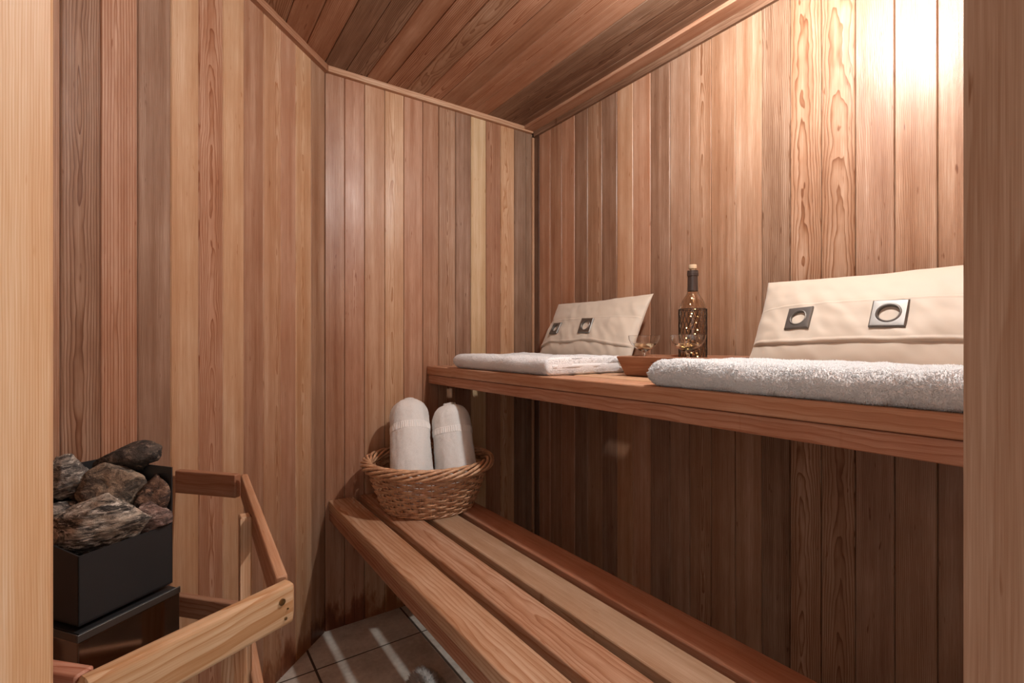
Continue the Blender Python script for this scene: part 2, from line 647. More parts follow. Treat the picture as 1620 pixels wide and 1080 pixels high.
trim('trim_1', (AX + 0.008, BY, H), (BX - 0.012, BY, H), 0.018, 0.022, (0, -1, 0), LIGHT, label='cedar strip along the top of the back wall')
trim('trim_2', (AX, BY, H), (AX - 1.3 * S2, BY - 1.3 * S2, H), 0.018, 0.024, (S2, -S2, 0), MID, label='cedar strip along the top of the angled wall')
trim('trim_3', (BX, BY - 0.019, H), (BX, -0.44, H), 0.066, 0.014, (-1, 0, 0), ROSE, label='flat cedar trim board on the ceiling along the right wall')
trim('trim_shadow', (BX, BY - 0.019, H - 0.0145), (BX, -0.44, H - 0.0145), 0.012, 0.026, (-1, 0, 0), DARK, label='narrow strip along the top of the right wall, coloured dark as the shadow under the trim board')  # dark tint paints the shadow beneath the flat ceiling trim
w = WM()
wp, wq = grain('q')
w.prism(rrect(0.012, 0.012, 0.003), 0, H - 0.041, (BX - 0.012, BY - 0.001, 0), (1, 0, 0), (0, 1, 0), (0, 0, 1), LIGHT, wp, wq)
o = w.build('trim_5', M_CEIL)
tag(o, 'thin corner bead where the back wall meets the right wall', kind='structure')

# floor: tiles on grout, one mesh
bx0, by0, ts, g = 0.393, 1.712, 0.377, 0.006
fv, ff, fm = [], [], []


def fbox(x0, x1, y0, y1, z0, z1, c, mi):
    n = len(fv)
    fv.extend([(x0, y0, z0), (x1, y0, z0), (x1, y1, z0), (x0, y1, z0),
               (x0 + c, y0 + c, z1), (x1 - c, y0 + c, z1), (x1 - c, y1 - c, z1), (x0 + c, y1 - c, z1)])
    for q in ((4, 5, 6, 7), (0, 1, 5, 4), (1, 2, 6, 5), (2, 3, 7, 6), (3, 0, 4, 7), (3, 2, 1, 0)):
        ff.append(tuple(n + k for k in q))
        fm.append(mi)


fbox(-1.3, 1.6, -1.2, 2.0, -0.05, -0.0015, 0, 1)
for i in range(-5, 4):
    for j in range(-8, 2):
        x0, x1 = bx0 + i * ts, bx0 + (i + 1) * ts
        y0, y1 = by0 + j * ts, by0 + (j + 1) * ts
        x1, y1 = min(x1, 1.58), min(y1, 1.98)
        fbox(x0 + g / 2, x1 - g / 2, y0 + g / 2, y1 - g / 2, -0.006, 0.0, 0.0012, 0)
me = bpy.data.meshes.new('floor')
me.from_pydata(fv, [], ff)
me.materials.append(M_TILE)
me.materials.append(M_GROUT)
me.polygons.foreach_set('material_index', fm)
me.update()
o = link(bpy.data.objects.new('floor', me))
tag(o, 'beige ceramic tile floor with dark grout', kind='structure')

# ------------------------------------------------------------------ ceiling lamp (above the frame)
lamp = empty('ceiling_lamp', (LAMP[0], LAMP[1], H))
tag(lamp, 'small round ceiling lamp above the upper bench', 'lamp')


def lathe(prof, n=48, cap=False):
    v, f = [], []
    for r, z in prof:
        for i in range(n):
            a = 2 * PI * i / n
            v.append((r * math.cos(a), r * math.sin(a), z))
    for k in range(len(prof) - 1):
        for i in range(n):
            j = (i + 1) % n
            f.append((k * n + i, k * n + j, (k + 1) * n + j, (k + 1) * n + i))
    if cap:
        f.append(tuple(reversed(range(n))))
        f.append(tuple((len(prof) - 1) * n + i for i in range(n)))
    return v, f


v, f = lathe([(0.02, -0.05), (0.055, -0.045), (0.07, -0.03), (0.07, -0.001)], 32, True)
mesh_obj('lamp_base', v, f, M_STEEL, lamp, 40)
pr = [(0.024 * math.sin(PI * t / 10), 0.024 * -math.cos(PI * t / 10)) for t in range(11)]
pr = [(max(r, 0.0008), z + LAMP[2] - H) for r, z in pr]
v, f = lathe(pr, 20)
mesh_obj('bulb', v, f, M_LAMP, lamp, 180)

# ------------------------------------------------------------------ benches
def bar(name, O, A, D, V, wd, th, v0, v1, tint, style, parent, r=0.004, mat=M_BENCH, ends=0.002, wpq=None):
    off = parent.location if parent is not None else (0, 0, 0)
    ww = WM(off)
    wp, wq = wpq or grain(style, wd)
    ww.prism(rrect(wd, th, r), v0, v1, O, A, D, V, tint, wp, wq, ends)
    return ww.build(name, mat, parent, 35)


X, Y, Z = Vector((1, 0, 0)), Vector((0, 1, 0)), Vector((0, 0, 1))
BYI = BY - 0.0015
lower = empty('lower_bench', (0.71, 0.95, 0))
tag(lower, 'low cedar bench of four long slats carrying the wicker basket', 'bench')
zt = 0.490
sl = [(0.486, 0.5786, wood((206, 156, 120)), ((-0.02, 0.05, 0.012), (110, 0.45, 201.))), (0.6035, 0.6972, wood((200, 146, 112)), ((0.05, 0.012, 0.02), (130, 0.45, 202.))),
      (0.722, 0.8152, wood((192, 150, 118)), ((-0.03, 0.03, -0.02), (300, 0.42, 203.))), (0.840, 0.9325, wood((196, 132, 100)), ((-0.5, 0.08, 0.02), (420, 0.2, 204.)))]
for x0, x1, tn, wpq in sl:
    bar('slat', (x0, 0, zt), X, Z, Y, x1 - x0, 0.036, 0.0, BYI, tn, 's', lower, 0.0045, wpq=wpq)
bar('front_rail', (0.488, 0, zt - 0.0365), X, Z, Y, 0.036, 0.038, 0.03, BYI, wood((186, 126, 94)), 's', lower, 0.003)
bar('rear_rail', (0.890, 0, zt - 0.0365), X, Z, Y, 0.036, 0.038, 0.03, BYI, MID, 's', lower, 0.003)
bar('cross_rail', (0.525, 1.876, zt - 0.037), Y, Z, X, 0.038, 0.036, 0.0, 0.364, MID, 's', lower, 0.003)
bar('cross_rail', (0.525, 0.10, zt - 0.037), Y, Z, X, 0.038, 0.036, 0.0, 0.364, MID, 's', lower, 0.003)
for lx, ly in ((0.490, 0.045), (0.890, 0.045), (0.890, 1.872)):
    bar('leg', (lx, ly, 0), X, Y, Z, 0.036, -0.036, 0.0, zt - 0.075, MID, 's', lower, 0.003)

upper = empty('upper_bench', (1.17, 0.75, 0))
tag(upper, 'high cedar bench along the right wall holding towels and cushions', 'bench')
zu = 0.9867
us = [(0.888, 0.981, wood((200, 142, 108))), (1.005, 1.098, wood((210, 158, 118))), (1.122, 1.215, wood((204, 150, 114))), (1.239, 1.332, wood((206, 156, 118))), (1.356, 1.4505, ROSE)]
for x0, x1, tn in us:
    bar('slat', (x0, 0, zu), X, Z, Y, x1 - x0, 0.036, -0.44, BYI, tn, 'q', upper, 0.004)
bar('front_rail', (0.894, 0, zu - 0.0375), X, Z, Y, 0.036, 0.036, -0.44, BYI, wood((194, 134, 104)), 'q', upper, 0.003)
bar('rear_rail', (1.414, 0, zu - 0.0365), X, Z, Y, 0.036, 0.038, -0.44, BYI, MID, 's', upper, 0.003)
for yy in (1.876, 0.75, -0.35):
    bar('cross_rail', (0.9305, yy, zu - 0.037), Y, Z, X, 0.038, 0.034, 0.0, 0.483, MID, 's', upper, 0.003)

# ------------------------------------------------------------------ heater
heater = empty('sauna_heater', (-0.09, 1.17, 0))
tag(heater, 'black and chrome electric sauna heater full of stones behind its rail', 'heater')
P1 = Vector((-0.1211, 1.0235, 0))
P2 = Vector((0.0034, 1.1159, 0))
HU = (P2 - P1).normalized()
HW = Vector((-HU.y, HU.x, 0))
HL = 0.206
hw = (P2 - P1).length


def hpt(a, b, z):
    p = P1 + HU * a + HW * b
    return Vector((p.x, p.y, z)) - Vector(heater.location)


def shell(name, pts_out, pts_in, mat, parent):
    """closed thin-walled box: pts lists of (x,y) rings from bottom to top, outer then inner"""
    rings = pts_out + list(reversed(pts_in))
    n = 4
    v = [p for r in rings for p in r]
    f = []
    for k in range(len(rings) - 1):
        for i in range(n):
            j = (i + 1) % n
            f.append((k * n + i, k * n + j, (k + 1) * n + j, (k + 1) * n + i))
    f.append((3, 2, 1, 0))
    m = (len(rings) - 1) * n
    f.append((m, m + 1, m + 2, m + 3))
    return mesh_obj(name, v, f, mat, parent, None)


i0, th = 0.0015, 0.0022
zl, zh, zb = 0.7477, 0.8527, 0.637


def hring(ins, zs):
    return [hpt(ins, ins, zs[0]), hpt(hw - ins, ins, zs[1]), hpt(hw - ins, HL - ins, zs[2]), hpt(ins, HL - ins, zs[3])]


# stone tray: low front and left side, high right side and back
def tray_wall(a0, b0, a1, b1, z00, z01, z10, z11, nx):
    """panel from (a0,b0) to (a1,b1); z bottoms/tops at both ends; thickness th"""
    p = [hpt(a0, b0, z00), hpt(a1, b1, z10), hpt(a1, b1, z11), hpt(a0, b0, z01)]
    off = (HU * nx[0] + HW * nx[1]) * th
    return p + [q + off for q in p]


hv, hf = [], []
for args in ((i0, i0, hw - i0, i0, zb, zl, zb, zl, (0, 1)),
             (i0, i0, i0, HL - i0, zb, zl, zb, zl + 0.03, (1, 0)),
             (hw - i0, i0, hw - i0, HL - i0, zb, zh, zb, zh, (-1, 0)),
             (i0, HL - i0, hw - i0, HL - i0, zb, zh, zb, zh, (0, -1))):
    n = len(hv)
    hv += tray_wall(*args)
    for q in ((0, 1, 2, 3), (7, 6, 5, 4), (0, 4, 5, 1), (1, 5, 6, 2), (2, 6, 7, 3), (3, 7, 4, 0)):
        hf.append(tuple(n + k for k in q))
n = len(hv)
hv += [hpt(i0, i0, zb), hpt(hw - i0, i0, zb), hpt(hw - i0, HL - i0, zb), hpt(i0, HL - i0, zb),
       hpt(i0, i0, zb + 0.003), hpt(hw - i0, i0, zb + 0.003), hpt(hw - i0, HL - i0, zb + 0.003), hpt(i0, HL - i0, zb + 0.003)]
for q in ((0, 1, 2, 3), (4, 5, 6, 7), (0, 1, 5, 4), (1, 2, 6, 5), (2, 3, 7, 6), (3, 0, 4, 7)):
    hf.append(tuple(n + k for k in q))
o = mesh_obj('stone_tray', hv, hf, M_BLACK, heater)
o['label'] = 'black enamelled stone tray'


def hbox(a0, a1, b0, b1, z0, z1, name, mat, bev=0.0, parent=None):
    v = [hpt(a, b, z) for z in (z0, z1) for a, b in ((a0, b0), (a1, b0), (a1, b1), (a0, b1))]
    f = [(3, 2, 1, 0), (4, 5, 6, 7), (0, 1, 5, 4), (1, 2, 6, 5), (2, 3, 7, 6), (3, 0, 4, 7)]
    oo = mesh_obj(name, v, f, mat, parent or heater)
    if bev:
        m = oo.modifiers.new('bevel', 'BEVEL')
        m.width = bev
        m.segments = 3
    return oo


hbox(-0.006, hw + 0.004, -0.010, HL, 0.20, 0.6175, 'body', M_CHROME, 0.002)['label'] = 'polished steel body'
hbox(-0.002, hw, -0.006, HL - 0.004, 0.6185, 0.6290, 'ledge', M_BLACK, 0.001)
# rolled bright lip along front and left edge of the body
hbox(-0.0068, hw + 0.0045, -0.0112, -0.0085, 0.6180, 0.6298, 'lip', M_STEEL, 0.0008)
hbox(-0.0068, -0.0045, -0.0080, HL, 0.6180, 0.6298, 'lip', M_STEEL, 0.0008)
for aa, bb in ((0.01, 0.0), (hw - 0.03, 0.0), (0.01, HL - 0.03), (hw - 0.03, HL - 0.03)):
    hbox(aa, aa + 0.02, bb, bb + 0.02, 0.0, 0.199, 'leg', M_BLACK, 0.001)


# stones
def stone(loc, size, rot, mat, label, seed, planes=16, sub=5, rough=0.06):
    rnd = random.Random(seed)
    bm = bmesh.new()
    bmesh.ops.create_icosphere(bm, subdivisions=sub, radius=1.0)
    pl = []
    for _ in range(planes):
        n = Vector((rnd.gauss(0, 1), rnd.gauss(0, 1), rnd.gauss(0, 1))).normalized()
        pl.append((n, rnd.uniform(0.62, 0.92)))
    sh = Vector((rnd.uniform(0, 50), rnd.uniform(0, 50), 0))
    for vv in bm.verts:
        d = vv.co.normalized()
        r = 1.0
        for n, h in pl:
            c = d.dot(n)
            if c > 0.05:
                r = min(r, h / c)
        k = mnoise.fractal(d * 2.2 + sh, 1.0, 2.0, 5)
        k2 = mnoise.noise(d * 9 + sh)
        vv.co = d * (r + rough * k + 0.018 * k2)
    R = Matrix.Rotation(rot[2], 3, 'Z') @ Matrix.Rotation(rot[1], 3, 'Y') @ Matrix.Rotation(rot[0], 3, 'X')
    for vv in bm.verts:
        p = vv.co
        q = R @ Vector((p.x * size[0], p.y * size[1], p.z * size[2])) + Vector(loc)
        # a stone leans against the sheet metal of the tray, never through it
        rel = Vector((q.x, q.y, 0)) - P1
        a, b = rel.dot(HU), rel.dot(HW)
        if q.z < zh + 0.004:
            a = min(a, hw - 0.0055)
            b = min(b, HL - 0.0055)
        if q.z < zl + 0.004:
            a, b = max(a, 0.0055), max(b, 0.0055)
        w_ = P1 + HU * a + HW * b
        vv.co = Vector((w_.x, w_.y, max(q.z, zb + 0.004))) - Vector(loc)
    me = bpy.data.meshes.new('heater_stone')
    bm.to_mesh(me)
    bm.free()
    me.materials.append(mat)
    me.polygons.foreach_set('use_smooth', [True] * len(me.polygons))
    oo = link(bpy.data.objects.new('heater_stone', me))
    oo.location = loc
    tag(oo, label, 'stone', 'stones heaped in the sauna heater')
    return oo


cz = -math.radians(34.7)     # width axis of a stone roughly across the view
stone((-0.1023, 1.1092, 0.7710), (0.086, 0.049, 0.056), (0.1, -0.20, cz), R_GNEISS, 'largest stone, striped grey and white, lying at the front of the heater', 5)
stone((-0.0894, 1.1625, 0.8158), (0.064, 0.039, 0.051), (0.2, -0.35, cz), R_BROWN, 'speckled brown blocky stone behind the big striped one', 12)
stone((-0.068, 1.196, 0.8640), (0.063, 0.034, 0.031), (0.1, -0.24, cz), R_DARK, 'topmost long dark stone with a brown right end', 21)
stone((-0.1536, 1.1897, 0.8410), (0.041, 0.035, 0.045), (0.3, 0.5, cz), R_PALE, 'pale grey stone at the left by the door jamb, above a dark one', 33)
stone((-0.0253, 1.1431, 0.7983), (0.040, 0.033, 0.039), (0.1, 0.4, cz), R_RUST, 'rusty brown stone at the right side of the heater, under the high panel', 44)
stone((-0.026, 1.116, 0.7640), (0.034, 0.026, 0.034), (0.0, 0.5, cz), R_PINK, 'pinkish grey stone at the lower right, beside the big striped one', 51)
stone((-0.1361, 1.2267, 0.8041), (0.027, 0.023, 0.020), (0.1, 0.2, cz), R_BROWN, 'small brown stone in the gap behind the pale grey stone', 63)
stone((-0.1555, 1.1713, 0.7847), (0.035, 0.029, 0.021), (0.2, 0.1, cz), R_PALE, 'dark blue-grey stone at the left under the pale stone', 72)
stone((-0.0136, 1.1334, 0.7322), (0.019, 0.021, 0.033), (0.2, 0.0, cz), R_DARK, 'small dark stone tucked into the right front corner of the heater', 83)
stone((-0.1166, 1.1470, 0.7108), (0.058, 0.049, 0.039), (0.2, 0.0, cz), R_BROWN, 'brown stone low in the heater, mostly under the others', 88, sub=3)
stone((-0.0583, 1.1664, 0.7011), (0.049, 0.049, 0.039), (0.2, 0.0, cz), R_DARK, 'dark stone deep in the heater, seen only through gaps', 89, sub=3)

# ------------------------------------------------------------------ heater guard
guard = empty('heater_guard', (0.05, 1.0, 0))
tag(guard, 'cedar guard rail around the sauna heater', 'guard rail')
G0 = Vector((0.0165, 1.4440, 0))
G1 = Vector((0.1464, 1.2973, 0))
G2 = Vector((0.1262, 0.7020, 0))
G3 = Vector((-0.0721, 0.6015, 0))
G4 = Vector((-0.4650, 0.9330, 0))
RT = 0.7786


def rail(A, B, top, h, th, tint, name='rail', inner=-1, ext=(0, 0), style='s', r=0.003, ends=0.002, wpq=None):
    d = (B - A).normalized()
    nrm = Vector((-d.y, d.x, 0)) * inner
    return bar(name, Vector((A.x, A.y, top)) + nrm * 0, nrm, Z, d, th, h, -ext[0], (B - A).length + ext[1], tint, style, guard, r, ends=ends, wpq=wpq)


rt = wood((204, 148, 110))
rail(G0, G1, RT, 0.054, 0.018, wood((190, 130, 96)), inner=-1, ext=(-0.004, -0.0185), style='q')
rail(G1, G2, RT, 0.054, 0.015, rt, inner=-1, style='q', ext=(0, -0.001))
front_rail = rail(G2 + Vector((0.006, -0.001, 0)), G3, RT, 0.052, 0.020, wood((214, 166, 122)), inner=1, ext=(-0.009, 0.004), r=0.006, ends=0.006,
     wpq=((0.0, 0.028, 0.035), (140, 0.5, 301.)))
G5 = Vector((-0.0600, 0.6110, 0))
G4 = Vector((-0.4400, 1.0030, 0))
rail(G5, G4, RT, 0.054, 0.018, wood((196, 128, 100)), inner=1, ext=(0, -0.012), style='w')
# lower tier
RL = 0.4790
rail(G0, G1, RL, 0.050, 0.018, MID, inner=-1, ext=(-0.004, -0.0185), style='q')
rail(G1, G2, RL, 0.050, 0.018, rt, inner=-1, ext=(0, -0.001), style='q')
rail(G2, G3, RL, 0.050, 0.018, rt, inner=1, style='q')
rail(G5, G4, RL, 0.050, 0.018, MID, inner=1, ext=(0, -0.012), style='q')
# posts stand inside the rails
bar('post', (0.1030, 1.02, 0), X, Y, Z, 0.0185, -0.03, 0.0, 0.764, wood((210, 160, 118)), 's', guard, 0.0015)
bar('post', (0.062, 0.693, 0), HU, HW, Z, 0.022, -0.018, 0.0, 0.720, wood((200, 150, 112)), 's', guard, 0.0015)
d23 = (G3 - G2).normalized()
nn = Vector((-d23.y, d23.x, 0))
for t, z, rr in ((0.031, RT - 0.018, 0.0042), (0.023, RT - 0.030, 0.0012), (0.026, RT - 0.041, 0.0018)):
    base = G2 + Vector((0.006, -0.001, 0)) + d23 * t
    v, f = lathe([(rr * 0.55, -0.0006), (rr * 0.6, 0.0006), (rr, 0.0009), (rr, -0.0008)], 20, True)
    o = mesh_obj('screw', v, f, M_SCREW, front_rail, 40)
    o.location = Vector((base.x, base.y, z)) + nn * 0.0202 - guard.location
    o.rotation_euler = Vector((nn.x, nn.y, 0)).to_track_quat('Z', 'Y').to_euler()

# ------------------------------------------------------------------ basket
def tube(path, r, n=6, closed=False, v=None, f=None, flat=1.0):
    """append a tube along path (list of Vector)"""
    v = [] if v is None else v
    f = [] if f is None else f
    P = np.array([[p[0], p[1], p[2]] for p in path])
    m = len(P)
    if closed:
        T = np.roll(P, -1, 0) - np.roll(P, 1, 0)
    else:
        T = np.gradient(P, axis=0)
    T /= np.linalg.norm(T, axis=1)[:, None] + 1e-12
    up = np.tile(np.array([0, 0, 1.0]), (m, 1))
    bad = np.abs((T * up).sum(1)) > 0.95
    up[bad] = [1, 0, 0]
    A = np.cross(T, up)
    A /= np.linalg.norm(A, axis=1)[:, None]
    B = np.cross(A, T)
    rr = np.full(m, r) if np.isscalar(r) else np.array(r)
    base = len(v)
    for i in range(m):
        for k in range(n):
            t = 2 * PI * k / n
            q = P[i] + rr[i] * (A[i] * math.cos(t) + B[i] * math.sin(t) * flat)
            v.append(tuple(q))
    segs = m if closed else m - 1
    for i in range(segs):
        j = (i + 1) % m
        for k in range(n):
            l = (k + 1) % n
            f.append((base + i * n + k, base + j * n + k, base + j * n + l, base + i * n + l))
    if not closed:
        f.append(tuple(base + k for k in range(n)))
        f.append(tuple(base + (m - 1) * n + k for k in reversed(range(n))))
    return v, f


bk = empty('wicker_basket', (0.778, 1.662, zt + 0.0005))
tag(bk, 'round honey-coloured wicker basket on the low bench with two rolled towels', 'basket')
Rb, Rt, Hb = 0.158, 0.218, 0.158


def brad(z):
    t = z / Hb
    return Rb + (Rt - Rb) * (t ** 0.85)


NS = 32
v, f = [], []
rows = 13
for k in range(rows):
    z = 0.012 + (Hb - 0.022) * k / (rows - 1)
    for ph in (0, 1):
        path = []
        m = NS * 4
        for i in range(m):
            a = 2 * PI * i / m
            s = math.cos(a * NS / 2 + PI * (k + ph)) * 0.0052
            zz = z + ph * 0.0054 + 0.0012 * math.sin(3 * a + k)
            r = brad(z) + s
            path.append((r * math.cos(a), r * math.sin(a), zz))
        tube(path, 0.0029, 6, True, v, f)
mesh_obj('weave', v, f, M_WICKER, bk, 60)
v, f = [], []
for i in range(NS):
    a = 2 * PI * (i + 0.0) / NS
    path = [((brad(z)) * math.cos(a), (brad(z)) * math.sin(a), z) for z in np.linspace(0.004, Hb, 8)]
    tube(path, 0.0024, 5, False, v, f)
mesh_obj('stakes', v, f, M_WICKER, bk, 60)
# braided rim: strands wrapping around a torus
v, f = [], []
ns = 26
for s in range(ns):
    path = []
    for i in range(40):
        t = i / 39
        a = 2 * PI * (s / ns) + t * 2 * PI * 0.26
        ph = -1.9 + t * 2 * PI * 0.98
        rm = 0.0155
        path.append(((Rt + 0.004 + rm * math.cos(ph)) * math.cos(a), (Rt + 0.004 + rm * math.cos(ph)) * math.sin(a), Hb + 0.004 + rm * 1.02 * math.sin(ph)))
    tube(path, 0.0052, 8, False, v, f)
mesh_obj('rim', v, f, M_WICKER, bk, 60)
v, f = [], []
for s in range(30):
    path = []
    for i in range(16):
        t = i / 15
        a = 2 * PI * (s / 30) + t * 0.55
        ph = -PI * 0.5 + t * PI * 1.1
        path.append(((Rb + 0.002 + 0.006 * math.cos(ph)) * math.cos(a), (Rb + 0.002 + 0.006 * math.cos(ph)) * math.sin(a), 0.009 + 0.006 * math.sin(ph)))
    tube(path, 0.003, 5, False, v, f)
mesh_obj('base_border', v, f, M_WICKER, bk, 60)
v, f = [], []
for k in range(22):
    r = 0.008 + 0.0068 * k
    m = 96
    path = [(r * math.cos(2 * PI * i / m), r * math.sin(2 * PI * i / m), 0.006 + 0.0016 * math.cos(PI * i / 3 + PI * k)) for i in range(m)]
    tube(path, 0.0035, 5, True, v, f)
mesh_obj('basket_bottom', v, f, M_WICKER, bk, 60)


# ------------------------------------------------------------------ towels
def add_tufts(v, f, count, length, seed, width=0.0011, spread=0.6, zgap=None):
    """short terry loops standing off the surface, in the same mesh"""
    rng = np.random.default_rng(seed)
    V = np.array([tuple(p) for p in v])
    tri = []
    for q in f:
        for k in range(1, len(q) - 1):
            tri.append((q[0], q[k], q[k + 1]))
    T = np.array(tri)
    a, b, c = V[T[:, 0]], V[T[:, 1]], V[T[:, 2]]
    N = np.cross(b - a, c - a)
    ar = np.linalg.norm(N, axis=1)
    N = N / (ar[:, None] + 1e-15)
    if zgap is not None:
        cz_ = (a[:, 2] + b[:, 2] + c[:, 2]) / 3
        bad = ((N[:, 2] > 0.4) & (cz_ < zgap + 0.006)) | ((N[:, 2] < -0.4) & (cz_ > zgap - 0.006))
        ar = np.where(bad, 0.0, ar)
    idx = rng.choice(len(T), count, p=ar / ar.sum())
    r1, r2 = rng.random(count), rng.random(count)
    s = np.sqrt(r1)
    P = a[idx] * (1 - s)[:, None] + b[idx] * (s * (1 - r2))[:, None] + c[idx] * (s * r2)[:, None]
    if zgap is not None:
        keep = ~((np.abs(N[idx][:, 1]) > 0.6) & (np.abs(P[:, 2] - zgap) < 0.008))
        P, idx = P[keep], idx[keep]
        count = len(P)
    n = N[idx] + rng.normal(0, spread, (count, 3))
    n /= np.linalg.norm(n, axis=1)[:, None]
    t = np.cross(n, rng.normal(0, 1, (count, 3)))
    t /= np.linalg.norm(t, axis=1)[:, None]
    u = np.cross(n, t)
    L = length * rng.uniform(0.5, 1.1, count)[:, None]
    tip = P + N[idx] * L * 0.35 + n * L * 0.75
    p0 = P + t * width
    p1 = P - t * width * 0.5 + u * width * 0.87
    p2 = P - t * width * 0.5 - u * width * 0.87
    allv = np.stack([p0, p1, p2, tip], 1).reshape(-1, 3)
    base = len(v)
    v2 = list(map(tuple, V)) + list(map(tuple, allv))
    f2 = list(f)
    for i in range(count):
        k = base + 4 * i
        f2 += [(k, k + 1, k + 3), (k + 1, k + 2, k + 3), (k + 2, k, k + 3)]
    return v2, f2


def folded_towel(name, x0, x1, y0, y1, z0, thick, seed, fold='x', gap=0.006, amp=0.003, wob=0.006, mat=M_TOWEL, tufts=40000, tl=0.0035, endr=0.03, sag=None, step=0.006, far_near=1.0):
    """U-shaped cross section (closed on the low-x side) extruded along y, rounded at both ends"""
    th = (thick - gap) / 2
    W = x1 - x0
    # outline of the U, counter-clockwise, in (x,z)
    pts = []

    def seg(p, q):
        n = max(2, int(math.dist(p, q) / step))
        for i in range(n):
            t = i / n
            pts.append((p[0] + (q[0] - p[0]) * t, p[1] + (q[1] - p[1]) * t))

    def arc(c, rx, rz, a0, a1, n):
        for i in range(n):
            t = math.radians(a0 + (a1 - a0) * i / n)
            pts.append((c[0] + rx * math.cos(t), c[1] + rz * math.sin(t)))

    R = thick / 2
    re = th / 2
    # bottom layer
    seg((R, 0), (W - re, 0))
    arc((W - re, re), re, re, -90, 90, 8)
    seg((W - re, th), (R * 0.9, th))
    arc((R * 0.9, th + gap / 2), gap / 2, gap / 2, 270, 90, 5)
    seg((R * 0.9, th + gap), (W - re - 0.012, th + gap))
    arc((W - re - 0.012, thick - re), re, re, -90, 90, 8)
    seg((W - re - 0.012, thick), (R, thick))
    arc((R, R), R, R, 90, 270, 14)
    m = len(pts)
    P = np.array(pts)
    L = y1 - y0
    ny = int(L / step)
    ys = []
    for i in range(ny + 1):
        ys.append(i / ny)
    verts = []
    sh = Vector((seed * 3.1, seed * 1.7, 0))
    for iy, t in enumerate(ys):
        yy = t * L
        de = min(yy * far_near, L - yy)
        # rounding of the ends: the section shrinks towards mid height
        if de < endr:
            q = 1 - de / endr
            k = math.sqrt(max(0.0, 1 - q * q))
            k = (0.25 + 0.75 * k) if (far_near == 1.0 or t > 0.5) else (0.8 + 0.2 * k)
        else:
            k = 1.0
        for (px, pz) in P:
            zz = R + (pz - R) * (k if de < endr else 1.0)
            xx = px
            inset = (1 - k) * 0.012
            xx = W / 2 + (xx - W / 2) * (1 - inset / (W / 2))
            wv = Vector((xx * 7, yy * 7, 0)) + sh
            lift = mnoise.noise(wv) * wob * (pz / thick)
            w2 = mnoise.fractal(Vector((xx * 30, yy * 30, pz * 30)) + sh, 1.0, 2.0, 3) * amp
            ddx = mnoise.noise(Vector((yy * 8, 3.3, pz * 20)) + sh) * wob * 0.8
            X_ = x0 + xx + ddx * (1 if pz > 0.001 else 0.6)
            Z_ = z0 + max(zz - (R - R * 1.0), 0) + lift
            if pz > 0.001 and not (th - 0.004 < pz < th + gap + 0.004 and far_near != 1.0):
                Z_ += w2
            if sag:
                Z_ += sag(xx / W, t) * (pz / thick)
            # bottom stays on the bench
            Z_ = max(Z_, z0 + 0.0006)
            verts.append((X_, y0 + yy + w2 * 0.5, Z_))
    faces = []
    for i in range(ny):
        for j in range(m):
            k = (j + 1) % m
            faces.append((i * m + j, i * m + k, (i + 1) * m + k, (i + 1) * m + j))
    faces.append(tuple(range(m)))
    faces.append(tuple(ny * m + j for j in reversed(range(m))))
    # consistent outward normals
    bm = bmesh.new()
    bv = [bm.verts.new(p) for p in verts]
    for q in faces:
        bm.faces.new([bv[i] for i in q])
    bmesh.ops.triangulate(bm, faces=[fc for fc in bm.faces if len(fc.verts) > 4])
    bmesh.ops.recalc_face_normals(bm, faces=bm.faces)
    bm.verts.index_update()
    V = [tuple(x.co) for x in bm.verts]
    Fc = [tuple(x.index for x in fc.verts) for fc in bm.faces]
    bm.free()
    V, Fc = add_tufts(V, Fc, tufts, tl, int(seed * 10) + 1, zgap=z0 + thick / 2)
    return mesh_obj(name, V, Fc, mat, None, 180)


ZU = zu + 0.0008
o = folded_towel('folded_towel', 0.892, 1.235, 1.118, 1.70, ZU, 0.052, 2.0, mat=M_TOWEL, tufts=60000, tl=0.0022, gap=0.015, far_near=3.0, amp=0.002)
tag(o, 'flatter white folded towel in front of the small cushion at the far bench end', 'towel', 'folded towels on the upper bench')
o = folded_towel('folded_towel', 0.886, 1.150, 0.02, 0.750, ZU, 0.056, 5.0, mat=M_TOWEL, tufts=130000, tl=0.0042, gap=0.003, amp=0.004, wob=0.006, endr=0.04)
tag(o, 'thick fluffy white towel in front of the large cushion by the right jamb', 'towel', 'folded towels on the upper bench')


